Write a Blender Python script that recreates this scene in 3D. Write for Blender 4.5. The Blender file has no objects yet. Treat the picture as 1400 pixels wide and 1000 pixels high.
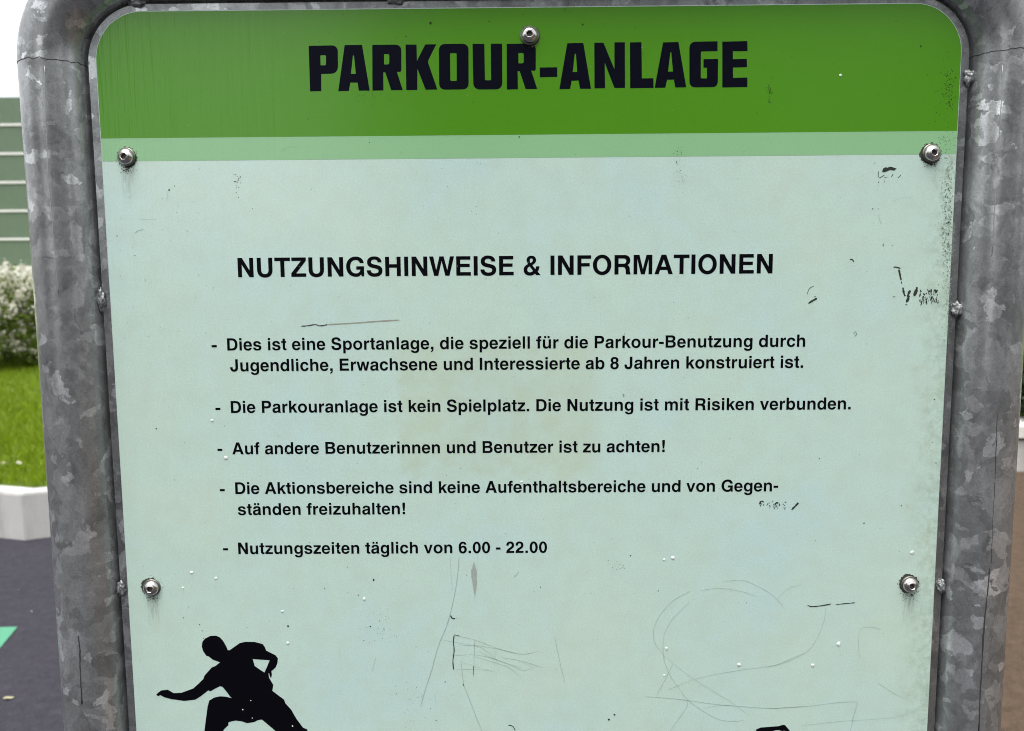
import bpy, bmesh, math, random
import numpy as np
from mathutils import Vector, Matrix, noise
R = math.radians
random.seed(7)
SC = bpy.context.scene
COL = SC.collection

# ------------------------------------------------------------------ camera
FPX = 1060.0                                  # focal length in pixels of the 1400 px wide photograph
ZT = 1.83                                     # height of the sign panel's top edge
YAW, PIT, ROL = -0.00846, 0.1037, -0.00727
EYE = Vector((-0.00913, -0.72285, ZT - 0.24731))
fw = Vector((math.sin(YAW)*math.cos(PIT), math.cos(YAW)*math.cos(PIT), -math.sin(PIT)))
rt = fw.cross(Vector((0, 0, 1))).normalized(); up = rt.cross(fw)
c_, s_ = math.cos(ROL), math.sin(ROL)
rt, up = c_*rt + s_*up, c_*up - s_*rt
cam_d = bpy.data.cameras.new('camera'); cam = bpy.data.objects.new('camera', cam_d); COL.objects.link(cam)
M3 = Matrix((rt, up, -fw)).transposed().to_4x4(); M3.translation = EYE
cam.matrix_world = M3
cam_d.sensor_width = 36; cam_d.lens = 36*FPX/1400
cam_d.clip_start = 0.02; cam_d.clip_end = 2000
cam_d.dof.use_dof = True; cam_d.dof.focus_distance = 0.73; cam_d.dof.aperture_fstop = 8.0
SC.camera = cam
SC.cycles.filter_width = 1.0                    # crisp pixel filter, as a phone picture is

# ------------------------------------------------------------------ world, sun, exposure
SUN_EL, SUN_AZ = R(74), R(205)                # overcast: broad light from above, behind the viewer's left shoulder
W = bpy.data.worlds.new('World'); SC.world = W; W.use_nodes = True
nt = W.node_tree; nt.nodes.clear()
sky = nt.nodes.new('ShaderNodeTexSky'); sky.sky_type = 'NISHITA'; sky.sun_disc = False
sky.sun_elevation = SUN_EL; sky.sun_rotation = SUN_AZ
sky.air_density = 1.0; sky.dust_density = 4.0; sky.ozone_density = 1.0
hs = nt.nodes.new('ShaderNodeHueSaturation'); hs.inputs['Saturation'].default_value = 0.14
bg = nt.nodes.new('ShaderNodeBackground'); bg.inputs['Strength'].default_value = 0.12
wo = nt.nodes.new('ShaderNodeOutputWorld')
nt.links.new(sky.outputs[0], hs.inputs['Color']); nt.links.new(hs.outputs[0], bg.inputs[0]); nt.links.new(bg.outputs[0], wo.inputs[0])
sl = bpy.data.lights.new('sun', 'SUN'); sl.energy = 0.8; sl.angle = R(50); sl.color = (1, .97, .92)
so = bpy.data.objects.new('sun', sl); COL.objects.link(so)
sdir = Vector((math.sin(SUN_AZ)*math.cos(SUN_EL), math.cos(SUN_AZ)*math.cos(SUN_EL), math.sin(SUN_EL)))
so.rotation_euler = sdir.to_track_quat('Z', 'Y').to_euler(); so.location = (0, 0, 30)
SC.view_settings.view_transform = 'Standard'; SC.view_settings.look = 'None'
SC.view_settings.exposure = 1.45; SC.view_settings.gamma = 1

def ray(px, py): return fw + rt*((px-700)/FPX) - up*((py-500)/FPX)
def on_panel(px, py):                          # panel plane y = 0 -> (x, z)
    d = ray(px, py); t = -EYE.y/d.y; p = EYE + t*d; return (p.x, p.z)
def on_z(px, py, z=0.0):
    d = ray(px, py); t = (z-EYE.z)/d.z; return EYE + t*d
def on_y(px, py, y):
    d = ray(px, py); t = (y-EYE.y)/d.y; return EYE + t*d

# ------------------------------------------------------------------ material helpers
class NM:
    def __init__(s, name):
        s.m = bpy.data.materials.new(name); s.m.use_nodes = True
        s.t = s.m.node_tree; s.b = s.t.nodes['Principled BSDF']
    def n(s, typ, **kw):
        o = s.t.nodes.new('ShaderNode'+typ)
        for k, v in kw.items():
            if k[0] == '_': setattr(o, k[1:], v)
            else: o.inputs[k].default_value = v
        return o
    def l(s, a, b): s.t.links.new(a, b)
    def coord(s, out='Object'): return s.n('TexCoord').outputs[out]
    def mapping(s, v, scale=(1,1,1), loc=(0,0,0)):
        o = s.n('Mapping'); o.inputs['Scale'].default_value = scale; o.inputs['Location'].default_value = loc
        s.l(v, o.inputs['Vector']); return o.outputs[0]
    def noise(s, v, scale, detail=4, rough=.55, dist=0):
        o = s.n('TexNoise', Scale=scale, Detail=detail, Roughness=rough, Distortion=dist); s.l(v, o.inputs['Vector']); return o.outputs['Fac']
    def ramp(s, f, pts, interp='LINEAR'):
        o = s.n('ValToRGB'); e = o.color_ramp.elements; o.color_ramp.interpolation = interp
        while len(e) < len(pts): e.new(.5)
        for i, (p, c) in enumerate(pts):
            e[i].position = p; e[i].color = (c, c, c, 1) if not hasattr(c, '__len__') else (*c, 1)
        s.l(f, o.inputs[0]); return o.outputs[0]
    def math(s, op, a, b=0.0, c=0.0, clamp=False):
        o = s.n('Math', _operation=op, _use_clamp=clamp)
        for i, v in enumerate((a, b, c)):
            if hasattr(v, 'links') or hasattr(v, 'is_linked'): s.l(v, o.inputs[i])
            else: o.inputs[i].default_value = v
        return o.outputs[0]
    def mix(s, f, a, b, blend='MIX'):
        o = s.n('Mix', _data_type='RGBA', _blend_type=blend)
        for i, v in ((0, f), (6, a), (7, b)):
            if hasattr(v, 'is_linked'): s.l(v, o.inputs[i])
            elif hasattr(v, '__len__'): o.inputs[i].default_value = (*v, 1)
            else: o.inputs[i].default_value = v if i == 0 else (v, v, v, 1)
        return o.outputs[2]
    def bump(s, h, strength=.3, dist=.001):
        o = s.n('Bump', Strength=strength, Distance=dist); s.l(h, o.inputs['Height']); s.l(o.outputs[0], s.b.inputs['Normal']); return o
    def set(s, **kw):
        for k, v in kw.items():
            k = {'color': 'Base Color', 'rough': 'Roughness', 'metal': 'Metallic', 'spec': 'Specular IOR Level'}.get(k, k)
            i = s.b.inputs[k]
            if hasattr(v, 'is_linked'): s.l(v, i)
            elif hasattr(v, '__len__'): i.default_value = (*v, 1)
            else: i.default_value = v
        return s

def mottled(name, col, var=.2, scale=20, rough=.6, bump=.2, bdist=.002, metal=0., spec=.5, fine=200):
    k = NM(name); v = k.coord()
    f = k.noise(v, scale, 6, .6); g = k.noise(v, fine, 3)
    a = k.mix(f, tuple(c*(1-var) for c in col), tuple(min(1, c*(1+var)) for c in col))
    a = k.mix(.35, a, k.mix(g, tuple(c*(1-var*1.5) for c in col), tuple(min(1, c*(1+var*1.5)) for c in col)))
    k.set(color=a, rough=rough, metal=metal, spec=spec); k.bump(g, bump, bdist); return k.m

def zinc(name, dark=.0, seed=0.):
    """weathered hot dip galvanised steel: overlapping spangle patches, dull with a few bright flakes"""
    k = NM(name); v = k.mapping(k.coord(), loc=(seed, seed*.7, seed*.3))
    nz = k.n('TexNoise', Scale=22, Detail=6, Roughness=.65); k.l(v, nz.inputs['Vector'])
    d1 = k.n('VectorMath', _operation='MULTIPLY_ADD'); k.l(nz.outputs['Color'], d1.inputs[0]); d1.inputs[1].default_value = (.05, .05, .04); k.l(v, d1.inputs[2])
    def cells(sc, stretch):
        m = k.mapping(d1.outputs[0], scale=stretch)
        o = k.n('TexVoronoi', Scale=sc); k.l(m, o.inputs['Vector'])
        sx = k.n('SeparateColor'); k.l(o.outputs['Color'], sx.inputs[0]); return sx.outputs[0], sx.outputs[1]
    a, a2 = cells(26, (1, 1, 1.1)); b, b2 = cells(50, (1.1, 1, .8)); c3, c4 = cells(105, (1, 1, 1.2))
    patch = k.ramp(a, [(0, .17), (.5, .25), (.85, .34), (1, .44)])
    patch = k.mix(k.math('GREATER_THAN', b2, .55), patch, k.ramp(b, [(0, .15), (.6, .28), (.82, .36), (.84, .50), (1, .66)]))
    patch = k.mix(k.math('GREATER_THAN', c4, .80), patch, k.ramp(c3, [(0, .18), (.7, .33), (1, .60)]))
    soft = k.noise(v, 9, 5, .6)
    strk = k.n('TexNoise', Scale=70, Detail=7, Roughness=.72, Distortion=1.2)
    mp = k.n('Mapping'); mp.inputs['Scale'].default_value = (1, 1, .35); mp.inputs['Rotation'].default_value = (.3, .5, .2); k.l(d1.outputs[0], mp.inputs[0]); k.l(mp.outputs[0], strk.inputs['Vector'])
    fine = strk.outputs['Fac']
    grain = k.noise(v, 700, 3, .65)
    col = k.mix(.30, patch, k.ramp(soft, [(.25, .18), (.75, .36)]))
    col = k.mix(.75, col, k.ramp(fine, [(.32, .55), (.5, 1.), (.7, 1.45)]), 'MULTIPLY')
    col = k.mix(.45, col, k.ramp(grain, [(.3, .55), (.7, 1.35)]), 'MULTIPLY')
    col = k.mix(1.0, col, (1.16-dark, 1.195-dark, 1.21-dark), 'MULTIPLY')
    spots = k.noise(v, 300, 6, .75)
    col = k.mix(k.ramp(spots, [(.66, 0.), (.74, .6)]), col, (.05, .05, .05))
    rough = k.ramp(patch, [(.12, .34), (.3, .27), (.66, .18)])
    k.set(color=col, metal=.62, rough=rough, spec=.5)
    k.b.inputs['Coat Weight'].default_value = .15; k.b.inputs['Coat Roughness'].default_value = .16
    h = k.math('ADD', k.math('MULTIPLY', fine, .6), k.math('MULTIPLY', patch, .5))
    k.bump(h, .35, .0007); return k.m

# ------------------------------------------------------------------ object helpers
def tag(o, label=None, cat=None, group=None, kind=None):
    for kk, vv in (('label', label), ('category', cat), ('group', group), ('kind', kind)):
        if vv: o[kk] = vv
    return o
def empty(name, loc=(0, 0, 0), **kw):
    o = bpy.data.objects.new(name, None); o.empty_display_size = .1; o.location = loc; COL.objects.link(o); return tag(o, **kw)
def mesh(name, V, F, mats, parent=None, smooth=False, mi=None):
    me = bpy.data.meshes.new(name); me.from_pydata([tuple(v) for v in V], [], F); me.update()
    for m in (mats if isinstance(mats, (list, tuple)) else [mats]): me.materials.append(m)
    if smooth: me.polygons.foreach_set('use_smooth', [True]*len(me.polygons))
    if mi: me.polygons.foreach_set('material_index', mi)
    o = bpy.data.objects.new(name, me); COL.objects.link(o)
    if parent: o.parent = parent
    return o
def from_bm(name, bm, mats, parent=None, smooth=False):
    me = bpy.data.meshes.new(name); bm.to_mesh(me); bm.free()
    for m in (mats if isinstance(mats, (list, tuple)) else [mats]): me.materials.append(m)
    if smooth: me.polygons.foreach_set('use_smooth', [True]*len(me.polygons))
    o = bpy.data.objects.new(name, me); COL.objects.link(o)
    if parent: o.parent = parent
    return o
def box_bm(bm, lo, hi, bev=0):
    r = bmesh.ops.create_cube(bm, size=1)
    for v in r['verts']:
        v.co = Vector([lo[i]+(v.co[i]+.5)*(hi[i]-lo[i]) for i in range(3)])
    if bev:
        es = list({e for v in r['verts'] for e in v.link_edges})
        bmesh.ops.bevel(bm, geom=es, offset=bev, segments=2, affect='EDGES')
def rounded(pts, seg=7):
    """polygon with (x, y, radius) corners -> points"""
    out = []; n = len(pts)
    for i, p in enumerate(pts):
        r = p[2] if len(p) > 2 else 0
        P = Vector(p[:2])
        if not r: out.append(tuple(P)); continue
        a = (Vector(pts[i-1][:2])-P); b = (Vector(pts[(i+1) % n][:2])-P)
        r = min(r, a.length*.5, b.length*.5)
        A = P + a.normalized()*r; B = P + b.normalized()*r
        for j in range(seg+1):
            t = j/seg; kq = .18
            out.append(tuple(((1-t)**2)*A + 2*t*(1-t)*(P+ (A+B-2*P)*kq*.2) + t*t*B))
    return out
def sheet(name, contours, mat, parent, y, th=.00002):
    """filled outline(s) in the panel plane (x, z), holes by nesting"""
    cu = bpy.data.curves.new(name, 'CURVE'); cu.dimensions = '2D'; cu.fill_mode = 'BOTH'; cu.extrude = th
    for c in contours:
        sp = cu.splines.new('POLY'); sp.points.add(len(c)-1)
        for p, q in zip(sp.points, c): p.co = (q[0], q[1], 0, 1)
        sp.use_cyclic_u = True
    tmp = bpy.data.objects.new(name, cu); COL.objects.link(tmp)
    dg = bpy.context.evaluated_depsgraph_get(); dg.update()
    me = bpy.data.meshes.new_from_object(tmp.evaluated_get(dg))
    bpy.data.objects.remove(tmp); bpy.data.curves.remove(cu)
    for v in me.vertices: v.co = (v.co.x, y - v.co.z, v.co.y)
    me.materials.clear(); me.materials.append(mat); me.name = name
    o = bpy.data.objects.new(name, me); COL.objects.link(o); o.parent = parent
    return o
def sweep(path, radii, nseg=10, closed_ends=True):
    """tube along a list of points"""
    V, F = [], []; n = len(path)
    for i, p in enumerate(path):
        t = (Vector(path[min(i+1, n-1)])-Vector(path[max(i-1, 0)])).normalized()
        ref = Vector((0, 1, 0)) if abs(t.y) < .9 else Vector((1, 0, 0))
        u = t.cross(ref).normalized(); w = u.cross(t)
        r = radii[i] if hasattr(radii, '__len__') else radii
        for j in range(nseg):
            a = 2*math.pi*j/nseg
            V.append(Vector(p)+u*math.cos(a)*r+w*math.sin(a)*r)
    for i in range(n-1):
        for j in range(nseg):
            a, b = i*nseg+j, i*nseg+(j+1) % nseg
            F.append((a, b, b+nseg, a+nseg))
    if closed_ends: F += [tuple(range(nseg))[::-1], tuple(range((n-1)*nseg, n*nseg))]
    return V, F

# ------------------------------------------------------------------ lettering (grotesque bold, drawn here)
def EL(x0, y0, x1, y1, k=.57):
    cx, cy = (x0+x1)/2, (y0+y1)/2; a, b = (x1-x0)/2*k, (y1-y0)/2*k
    return f"M{x0} {cy} C{x0} {cy+b} {cx-a} {y1} {cx} {y1} C{cx+a} {y1} {x1} {cy+b} {x1} {cy} C{x1} {cy-b} {cx+a} {y0} {cx} {y0} C{cx-a} {y0} {x0} {cy-b} {x0} {cy}"
def RC(x0, y0, x1, y1): return f"M{x0} {y0} V{y1} H{x1} V{y0}"
A_LOW = "M527 24 V0 H376 C366 20 362 40 360 60 C320 10 265 -14 195 -14 C95 -14 29 48 29 145 C29 250 85 300 200 318 L300 333 C345 340 362 352 362 378 C362 418 332 438 278 438 C222 438 195 415 188 365 H52 C58 480 140 546 282 546 C425 546 500 490 500 385 V125 C500 80 505 45 527 24 Z M360 258 V205 C360 132 312 94 246 94 C199 94 172 117 172 157 C172 198 197 217 252 228 C308 238 338 243 360 258"
U_LOW = "M545 0 V532 H405 V225 C405 150 368 107 303 107 C243 107 206 140 206 205 V532 H66 V180 C66 60 135 -14 255 -14 C320 -14 370 15 410 75 V0"
GL = {
' ': (278, ""),
'!': (333, RC(91,0,241,148)+" Z M90 718 L244 718 L244 500 L208 205 L126 205 L90 500"),
'-': (333, RC(27,215,306,345)), '.': (278, RC(64,0,214,146)),
',': (278, "M64 146 L214 146 L214 10 C214 -95 160 -155 64 -168 L64 -100 C115 -88 138 -52 138 0 L64 0"),
'&': (722, "M478 58 C430 8 370 -19 295 -19 C145 -19 54 65 54 195 C54 290 105 355 215 415 C180 465 165 505 165 555 C165 655 240 718 345 718 C450 718 520 655 520 560 C520 480 475 425 375 370 L492 225 C505 255 512 285 517 325 H645 C640 245 620 185 577 128 L690 0 H522 Z M310 445 C375 485 400 515 400 558 C400 595 380 615 345 615 C308 615 285 592 285 552 C285 520 292 490 310 445 Z M275 325 C215 285 190 250 190 203 C190 145 230 105 290 105 C335 105 370 122 405 158"),
'0': (556, EL(33,-19,523,710)+" Z "+EL(178,104,378,590)),
'2': (556, "M507 123 H233 C245 165 275 195 350 245 C450 310 505 380 505 485 C505 620 415 710 270 710 C125 710 38 625 38 470 V455 H172 V470 C172 545 205 590 268 590 C330 590 362 550 362 485 C362 425 335 390 255 335 C100 230 30 155 26 0 H507"),
'6': (556, "M505 525 H370 C362 570 335 595 290 595 C220 595 180 530 174 402 C205 445 250 466 310 466 C435 466 520 375 520 235 C520 85 420 -19 280 -19 C115 -19 31 100 31 335 C31 580 125 710 290 710 C410 710 490 640 505 525 Z M282 350 C220 350 183 305 183 228 C183 150 220 100 280 100 C340 100 375 150 375 228 C375 308 342 350 282 350"),
'8': (556, "M140 375 C80 408 50 455 50 520 C50 630 140 710 277 710 C414 710 504 630 504 520 C504 455 474 408 414 375 C485 345 524 285 524 200 C524 70 425 -19 277 -19 C130 -19 30 70 30 200 C30 285 70 345 140 375 Z "+EL(187,422,367,598)+" Z "+EL(172,92,382,318)),
'A': (722, "M20 0 L276 718 L451 718 L702 0 L542 0 L491 155 L229 155 L176 0 Z M270 277 L449 277 L361 552"),
'B': (722, "M76 0 L76 718 L405 718 C560 718 640 650 640 535 C640 455 600 405 540 375 C620 350 669 295 669 205 C669 80 580 0 415 0 Z M222 595 L222 430 L380 430 C450 430 490 458 490 513 C490 568 455 595 382 595 Z M222 310 L222 123 L395 123 C472 123 519 150 519 218 C519 280 475 310 400 310"),
'D': (722, "M76 0 L76 718 L355 718 C560 718 685 590 685 360 C685 130 560 0 355 0 Z M226 595 L226 123 L330 123 C465 123 535 205 535 360 C535 515 465 595 330 595"),
'E': (667, "M76 0 V718 H608 V590 H226 V439 H579 V316 H226 V130 H621 V0"),
'F': (611, "M76 0 V718 H587 V590 H226 V430 H533 V307 H226 V0"),
'G': (778, "M713 375 V0 H616 L601 79 C560 15 500 -19 413 -19 C195 -19 44 140 44 357 C44 585 200 737 405 737 C580 737 695 640 708 490 H562 C545 565 490 608 405 608 C285 608 198 515 198 355 C198 205 285 110 410 110 C500 110 560 160 575 250 H425 V375"),
'H': (722, "M71 0 V718 H221 V442 H501 V718 H651 V0 H501 V315 H221 V0"),
'I': (278, RC(64,0,214,718)),
'J': (556, "M484 718 V230 C484 70 400 -18 250 -18 C110 -18 22 65 22 205 V250 H170 V215 C170 150 195 113 250 113 C310 113 334 150 334 225 V718"),
'M': (833, "M69 0 V718 H286 L416 197 L545 718 H765 V0 H627 V560 L488 0 H345 L207 560 V0"),
'N': (722, "M69 0 V718 H233 L505 252 V718 H654 V0 H497 L218 468 V0"),
'O': (778, EL(44,-19,734,737)+" Z "+EL(194,110,584,608)),
'P': (667, "M76 0 V718 H385 C540 718 627 640 627 495 C627 340 530 265 385 265 H226 V0 Z M226 592 V391 H360 C440 391 477 420 477 492 C477 565 440 592 360 592"),
'R': (722, "M76 0 V718 H425 C580 718 662 645 662 520 C662 430 620 375 555 345 C630 320 645 265 648 185 C650 120 652 60 677 24 V0 H508 C497 30 497 70 496 130 C494 225 470 275 375 275 H226 V0 Z M226 592 V396 H400 C475 396 512 425 512 495 C512 562 475 592 400 592"),
'S': (667, "M600 515 H452 C448 580 405 618 332 618 C255 618 207 585 207 530 C207 485 235 460 320 440 L430 415 C570 383 629 315 629 212 C629 70 520 -19 330 -19 C145 -19 45 75 39 225 H190 C195 150 245 108 340 108 C425 108 480 140 480 198 C480 245 450 268 370 287 L255 314 C115 347 57 415 57 520 C57 655 165 737 330 737 C495 737 598 655 600 515"),
'T': (611, "M14 718 H598 V590 H382 V0 H231 V590 H14"),
'U': (722, "M72 718 V275 C72 85 175 -19 361 -19 C548 -19 651 85 651 275 V718 H501 V275 C501 165 455 112 361 112 C268 112 222 165 222 275 V718"),
'W': (944, "M6 718 H161 L265 205 L393 718 H550 L678 205 L783 718 H938 L758 0 H605 L471 545 L338 0 H186"),
'Z': (611, "M25 0 V130 L397 590 H45 V718 H586 V597 L208 128 H584 V0"),
'a': (556, A_LOW),
'ä': (556, A_LOW+" Z "+RC(120,604,240,729)+" Z "+RC(314,604,434,729)),
'b': (611, "M61 0 V718 H201 V470 C235 520 285 546 345 546 C482 546 578 430 578 266 C578 100 482 -14 345 -14 C285 -14 235 10 201 62 V0 Z "+EL(201,103,438,429)),
'c': (556, "M524 345 H385 C375 400 343 429 290 429 C220 429 178 370 178 266 C178 162 220 103 290 103 C343 103 375 132 387 195 H524 C512 65 420 -14 290 -14 C135 -14 34 95 34 266 C34 437 135 546 290 546 C425 546 512 475 524 345"),
'd': (611, "M551 0 V718 H411 V470 C377 520 327 546 267 546 C130 546 34 430 34 266 C34 100 130 -14 267 -14 C327 -14 377 10 411 62 V0 Z "+EL(174,103,411,429)),
'e': (556, "M526 225 H163 C166 145 210 98 280 98 C325 98 357 118 372 155 H515 C487 50 400 -14 280 -14 C120 -14 23 95 23 264 C23 437 120 546 278 546 C440 546 531 430 526 225 Z M166 315 H380 C374 390 338 434 275 434 C212 434 172 390 166 315"),
'f': (333, "M95 0 V428 H10 V528 H95 V575 C95 680 150 727 248 727 C275 727 298 725 318 720 V612 C305 614 293 615 280 615 C248 615 235 602 235 570 V528 H318 V428 H235 V0"),
'g': (611, "M553 532 H416 V455 C380 515 332 546 270 546 C135 546 40 430 40 268 C40 105 132 -5 268 -5 C330 -5 380 20 413 72 V0 C413 -75 370 -112 296 -112 C240 -112 208 -93 200 -55 H58 C68 -160 155 -217 295 -217 C465 -217 553 -140 553 10 Z "+EL(180,108,415,429)),
'h': (611, "M65 0 V718 H205 V460 C240 518 288 546 350 546 C475 546 546 470 546 340 V0 H406 V315 C406 388 372 425 308 425 C245 425 205 380 205 310 V0"),
'i': (278, RC(69,0,209,532)+" Z "+RC(69,598,209,725)),
'k': (556, "M69 0 V718 H209 V330 L383 532 H549 L363 333 L562 0 H400 L269 233 L209 170 V0"),
'l': (278, RC(69,0,209,718)),
'm': (889, "M64 0 V532 H199 V465 C235 520 282 546 345 546 C410 546 458 518 485 465 C525 520 575 546 640 546 C760 546 826 475 826 350 V0 H686 V330 C686 393 660 425 606 425 C550 425 515 385 515 325 V0 H375 V330 C375 393 348 425 295 425 C240 425 204 385 204 325 V0"),
'n': (611, "M65 0 V532 H200 V455 C237 518 287 546 350 546 C475 546 546 470 546 340 V0 H406 V315 C406 388 372 425 308 425 C245 425 205 380 205 310 V0"),
'o': (611, EL(34,-14,578,546)+" Z "+EL(176,103,436,429)),
'p': (611, "M62 -207 V532 H197 V462 C232 520 282 546 345 546 C482 546 578 430 578 266 C578 100 482 -14 345 -14 C285 -14 237 10 202 60 V-207 Z "+EL(202,103,438,429)),
'r': (389, "M64 0 V532 H199 V438 C230 515 285 546 345 546 C355 546 365 545 373 543 V400 C355 404 338 406 320 406 C240 406 204 365 204 280 V0"),
's': (556, "M497 365 H362 C358 415 325 440 270 440 C215 440 186 420 186 388 C186 358 205 345 265 333 L345 316 C465 291 519 245 519 158 C519 52 425 -14 275 -14 C120 -14 35 50 30 168 H167 C172 115 210 88 280 88 C345 88 378 108 378 145 C378 175 358 190 298 203 L210 221 C95 245 46 290 46 377 C46 480 135 546 270 546 C410 546 492 480 497 365"),
't': (333, "M95 532 H10 V432 H95 V140 C95 40 145 -6 240 -6 C268 -6 290 -4 309 2 V106 C297 104 286 103 275 103 C245 103 235 115 235 150 V432 H309 V532 H235 V676 H95"),
'u': (611, U_LOW),
'ü': (611, U_LOW+" Z "+RC(146,604,266,729)+" Z "+RC(345,604,465,729)),
'v': (556, "M543 532 H396 L280 155 L162 532 H13 L203 0 H350"),
'w': (778, "M769 532 H625 L550 160 L467 532 H320 L234 160 L157 532 H10 L155 0 H308 L391 360 L472 0 H622"),
'z': (500, "M20 0 V110 L290 420 H40 V532 H475 V424 L205 115 H480 V0"),
}
def outline(path):
    res, cur, tok = [], None, path.replace('Z', ' ').split()
    i = 0
    while i < len(tok):
        t = tok[i]; c = t[0]
        if c == 'M':
            if cur: res.append(cur)
            cur = [(float(t[1:]), float(tok[i+1]))]; i += 2
        elif c == 'L': cur.append((float(t[1:]), float(tok[i+1]))); i += 2
        elif c == 'H': cur.append((float(t[1:]), cur[-1][1])); i += 1
        elif c == 'V': cur.append((cur[-1][0], float(t[1:]))); i += 1
        elif c == 'C':
            p0 = cur[-1]; q = [float(t[1:])]+[float(x) for x in tok[i+1:i+6]]
            for j in range(1, 8):
                s = j/7; w = ((1-s)**3, 3*s*(1-s)**2, 3*s*s*(1-s), s**3)
                cur.append((w[0]*p0[0]+w[1]*q[0]+w[2]*q[2]+w[3]*q[4], w[0]*p0[1]+w[1]*q[1]+w[2]*q[3]+w[3]*q[5]))
            i += 6
    if cur: res.append(cur)
    for r in res:
        if abs(r[0][0]-r[-1][0])+abs(r[0][1]-r[-1][1]) < 1e-6: r.pop()
    return res
OUT = {k: (w, outline(p)) for k, (w, p) in GL.items()}
def text_contours(s, x0, z0, cap, x1=None):
    """set a line from x0 on baseline z0 with capital height cap; tracked so that its ink ends at x1"""
    k = cap/718.0
    lsb = min(p[0] for c in OUT[s[0]][1] for p in c)
    last = OUT[s[-1]]; ink = max(p[0] for c in last[1] for p in c)
    total = sum(OUT[ch][0] for ch in s[:-1]) + ink - lsb
    tr = 0.0
    if x1 is not None: tr = ((x1-x0)/k-total)/(len(s)-1)
    out, pen = [], x0 - lsb*k
    for ch in s:
        w, cs = OUT[ch]
        for c in cs: out.append([(pen+x*k, z0+y*k) for x, y in c])
        pen += (w+tr)*k
    return out

# ------------------------------------------------------------------ materials
M = {}
def panel_material():
    k = NM('printed_panel'); v = k.coord()
    sx = k.n('SeparateXYZ'); k.l(v, sx.inputs[0]); X, Z = sx.outputs[0], sx.outputs[2]
    big = k.noise(v, 7, 5, .6); mid = k.noise(v, 45, 6, .65); fine = k.noise(v, 600, 3, .6)
    col = k.mix(k.ramp(big, [(.35, 0.), (.65, 1.)]), (.510, .690, .652), (.545, .702, .600))
    col = k.mix(k.ramp(mid, [(.42, 0.), (.72, .4)]), col, (.485, .60, .485))
    col = k.mix(.5, col, k.ramp(fine, [(.3, .84), (.7, 1.1)]), 'MULTIPLY')
    # yellowed glue left by a removed sticker
    def band(val, a, b, s=.012):
        return k.math('MULTIPLY', k.ramp2(val, a-s, a+s), k.ramp2(val, b+s, b-s))
    def smooth(val, a, b):
        o = k.n('MapRange', _interpolation_type='SMOOTHSTEP'); k.l(val, o.inputs[0]); o.inputs[1].default_value = a; o.inputs[2].default_value = b
        return o.outputs[0]
    nx = k.math('ADD', X, k.math('MULTIPLY', k.math('SUBTRACT', mid, .5), .05))
    nz = k.math('ADD', Z, k.math('MULTIPLY', k.math('SUBTRACT', mid, .5), .06))
    xa, za = on_panel(545, 650); xb, zb = on_panel(825, 462)
    glue = k.math('MULTIPLY', k.math('MULTIPLY', smooth(nx, xa-.006, xa+.01), smooth(nx, xb+.006, xb-.02)), k.math('MULTIPLY', smooth(nz, za-.02, za+.02), smooth(nz, zb+.008, zb-.01)))
    glue = k.math('MULTIPLY', glue, k.ramp(mid, [(.3, .35), (.65, 1.)]))
    col = k.mix(k.math('MULTIPLY', glue, .42), col, (.46, .535, .36))
    # algae creeping in from the right edge
    alg = k.math('MULTIPLY', smooth(nx, .352, .392), k.ramp(k.noise(v, 120, 6, .75), [(.42, 0.), (.62, 1.)]))
    col = k.mix(k.math('MULTIPLY', alg, .45), col, (.25, .33, .22))
    # run-off stains from the two lower screws
    for (px, py) in ((208, 805), (1243, 803), (174, 218)):
        cx, cz = on_panel(px, py)
        dx = k.math('DIVIDE', k.math('SUBTRACT', X, cx), .007); dz = k.math('SUBTRACT', cz, Z)
        g = k.math('MULTIPLY', k.math('SUBTRACT', 1., k.math('MULTIPLY', dx, dx), clamp=True), k.math('MULTIPLY', smooth(dz, 0., .01), smooth(dz, .05, .008)))
        g = k.math('MULTIPLY', g, k.ramp(k.noise(k.mapping(v, scale=(1, 1, .15)), 500, 4), [(.35, 0.), (.7, .8)]))
        col = k.mix(g, col, (.22, .24, .2))
    k.set(color=col, rough=.22, spec=.75)
    # vertical ripples in the laminate near the left edge
    wv = k.n('TexNoise', Scale=230, Detail=2, Roughness=.5); k.l(k.mapping(v, scale=(1, 1, .035)), wv.inputs['Vector'])
    msk = k.math('MULTIPLY', smooth(X, -.16, -.36), k.ramp(big, [(.35, .2), (.6, 1.)]))
    h = k.math('ADD', k.math('MULTIPLY', k.math('MULTIPLY', wv.outputs['Fac'], msk), 3.2), k.math('MULTIPLY', fine, .05))
    k.bump(h, .30, .0006)
    return k.m
NM.ramp2 = lambda s, v, a, b: v
def film(name, c, var=.06):
    k = NM(name); v = k.coord()
    sx = k.n('SeparateXYZ'); k.l(v, sx.inputs[0]); X = sx.outputs[0]
    big = k.noise(v, 7, 5, .6); fine = k.noise(v, 600, 3, .6)
    col = k.mix(big, tuple(q*(1-var) for q in c), tuple(q*(1+var) for q in c))
    col = k.mix(.25, col, k.ramp(fine, [(.3, .82), (.7, 1.1)]), 'MULTIPLY')
    alg = k.ramp(k.noise(v, 150, 6, .75), [(.62, 0.), (.70, .5)])
    col = k.mix(alg, col, tuple(q*.45 for q in c))
    k.set(color=col, rough=.23, spec=.44)
    wv = k.n('TexNoise', Scale=230, Detail=2, Roughness=.5); k.l(k.mapping(v, scale=(1, 1, .035)), wv.inputs['Vector'])
    o = k.n('MapRange', _interpolation_type='SMOOTHSTEP'); k.l(X, o.inputs[0]); o.inputs[1].default_value = -.16; o.inputs[2].default_value = -.36
    h = k.math('ADD', k.math('MULTIPLY', k.math('MULTIPLY', wv.outputs['Fac'], o.outputs[0]), 3.2), k.math('MULTIPLY', fine, .05))
    k.bump(h, .30, .0006); return k.m
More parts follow.
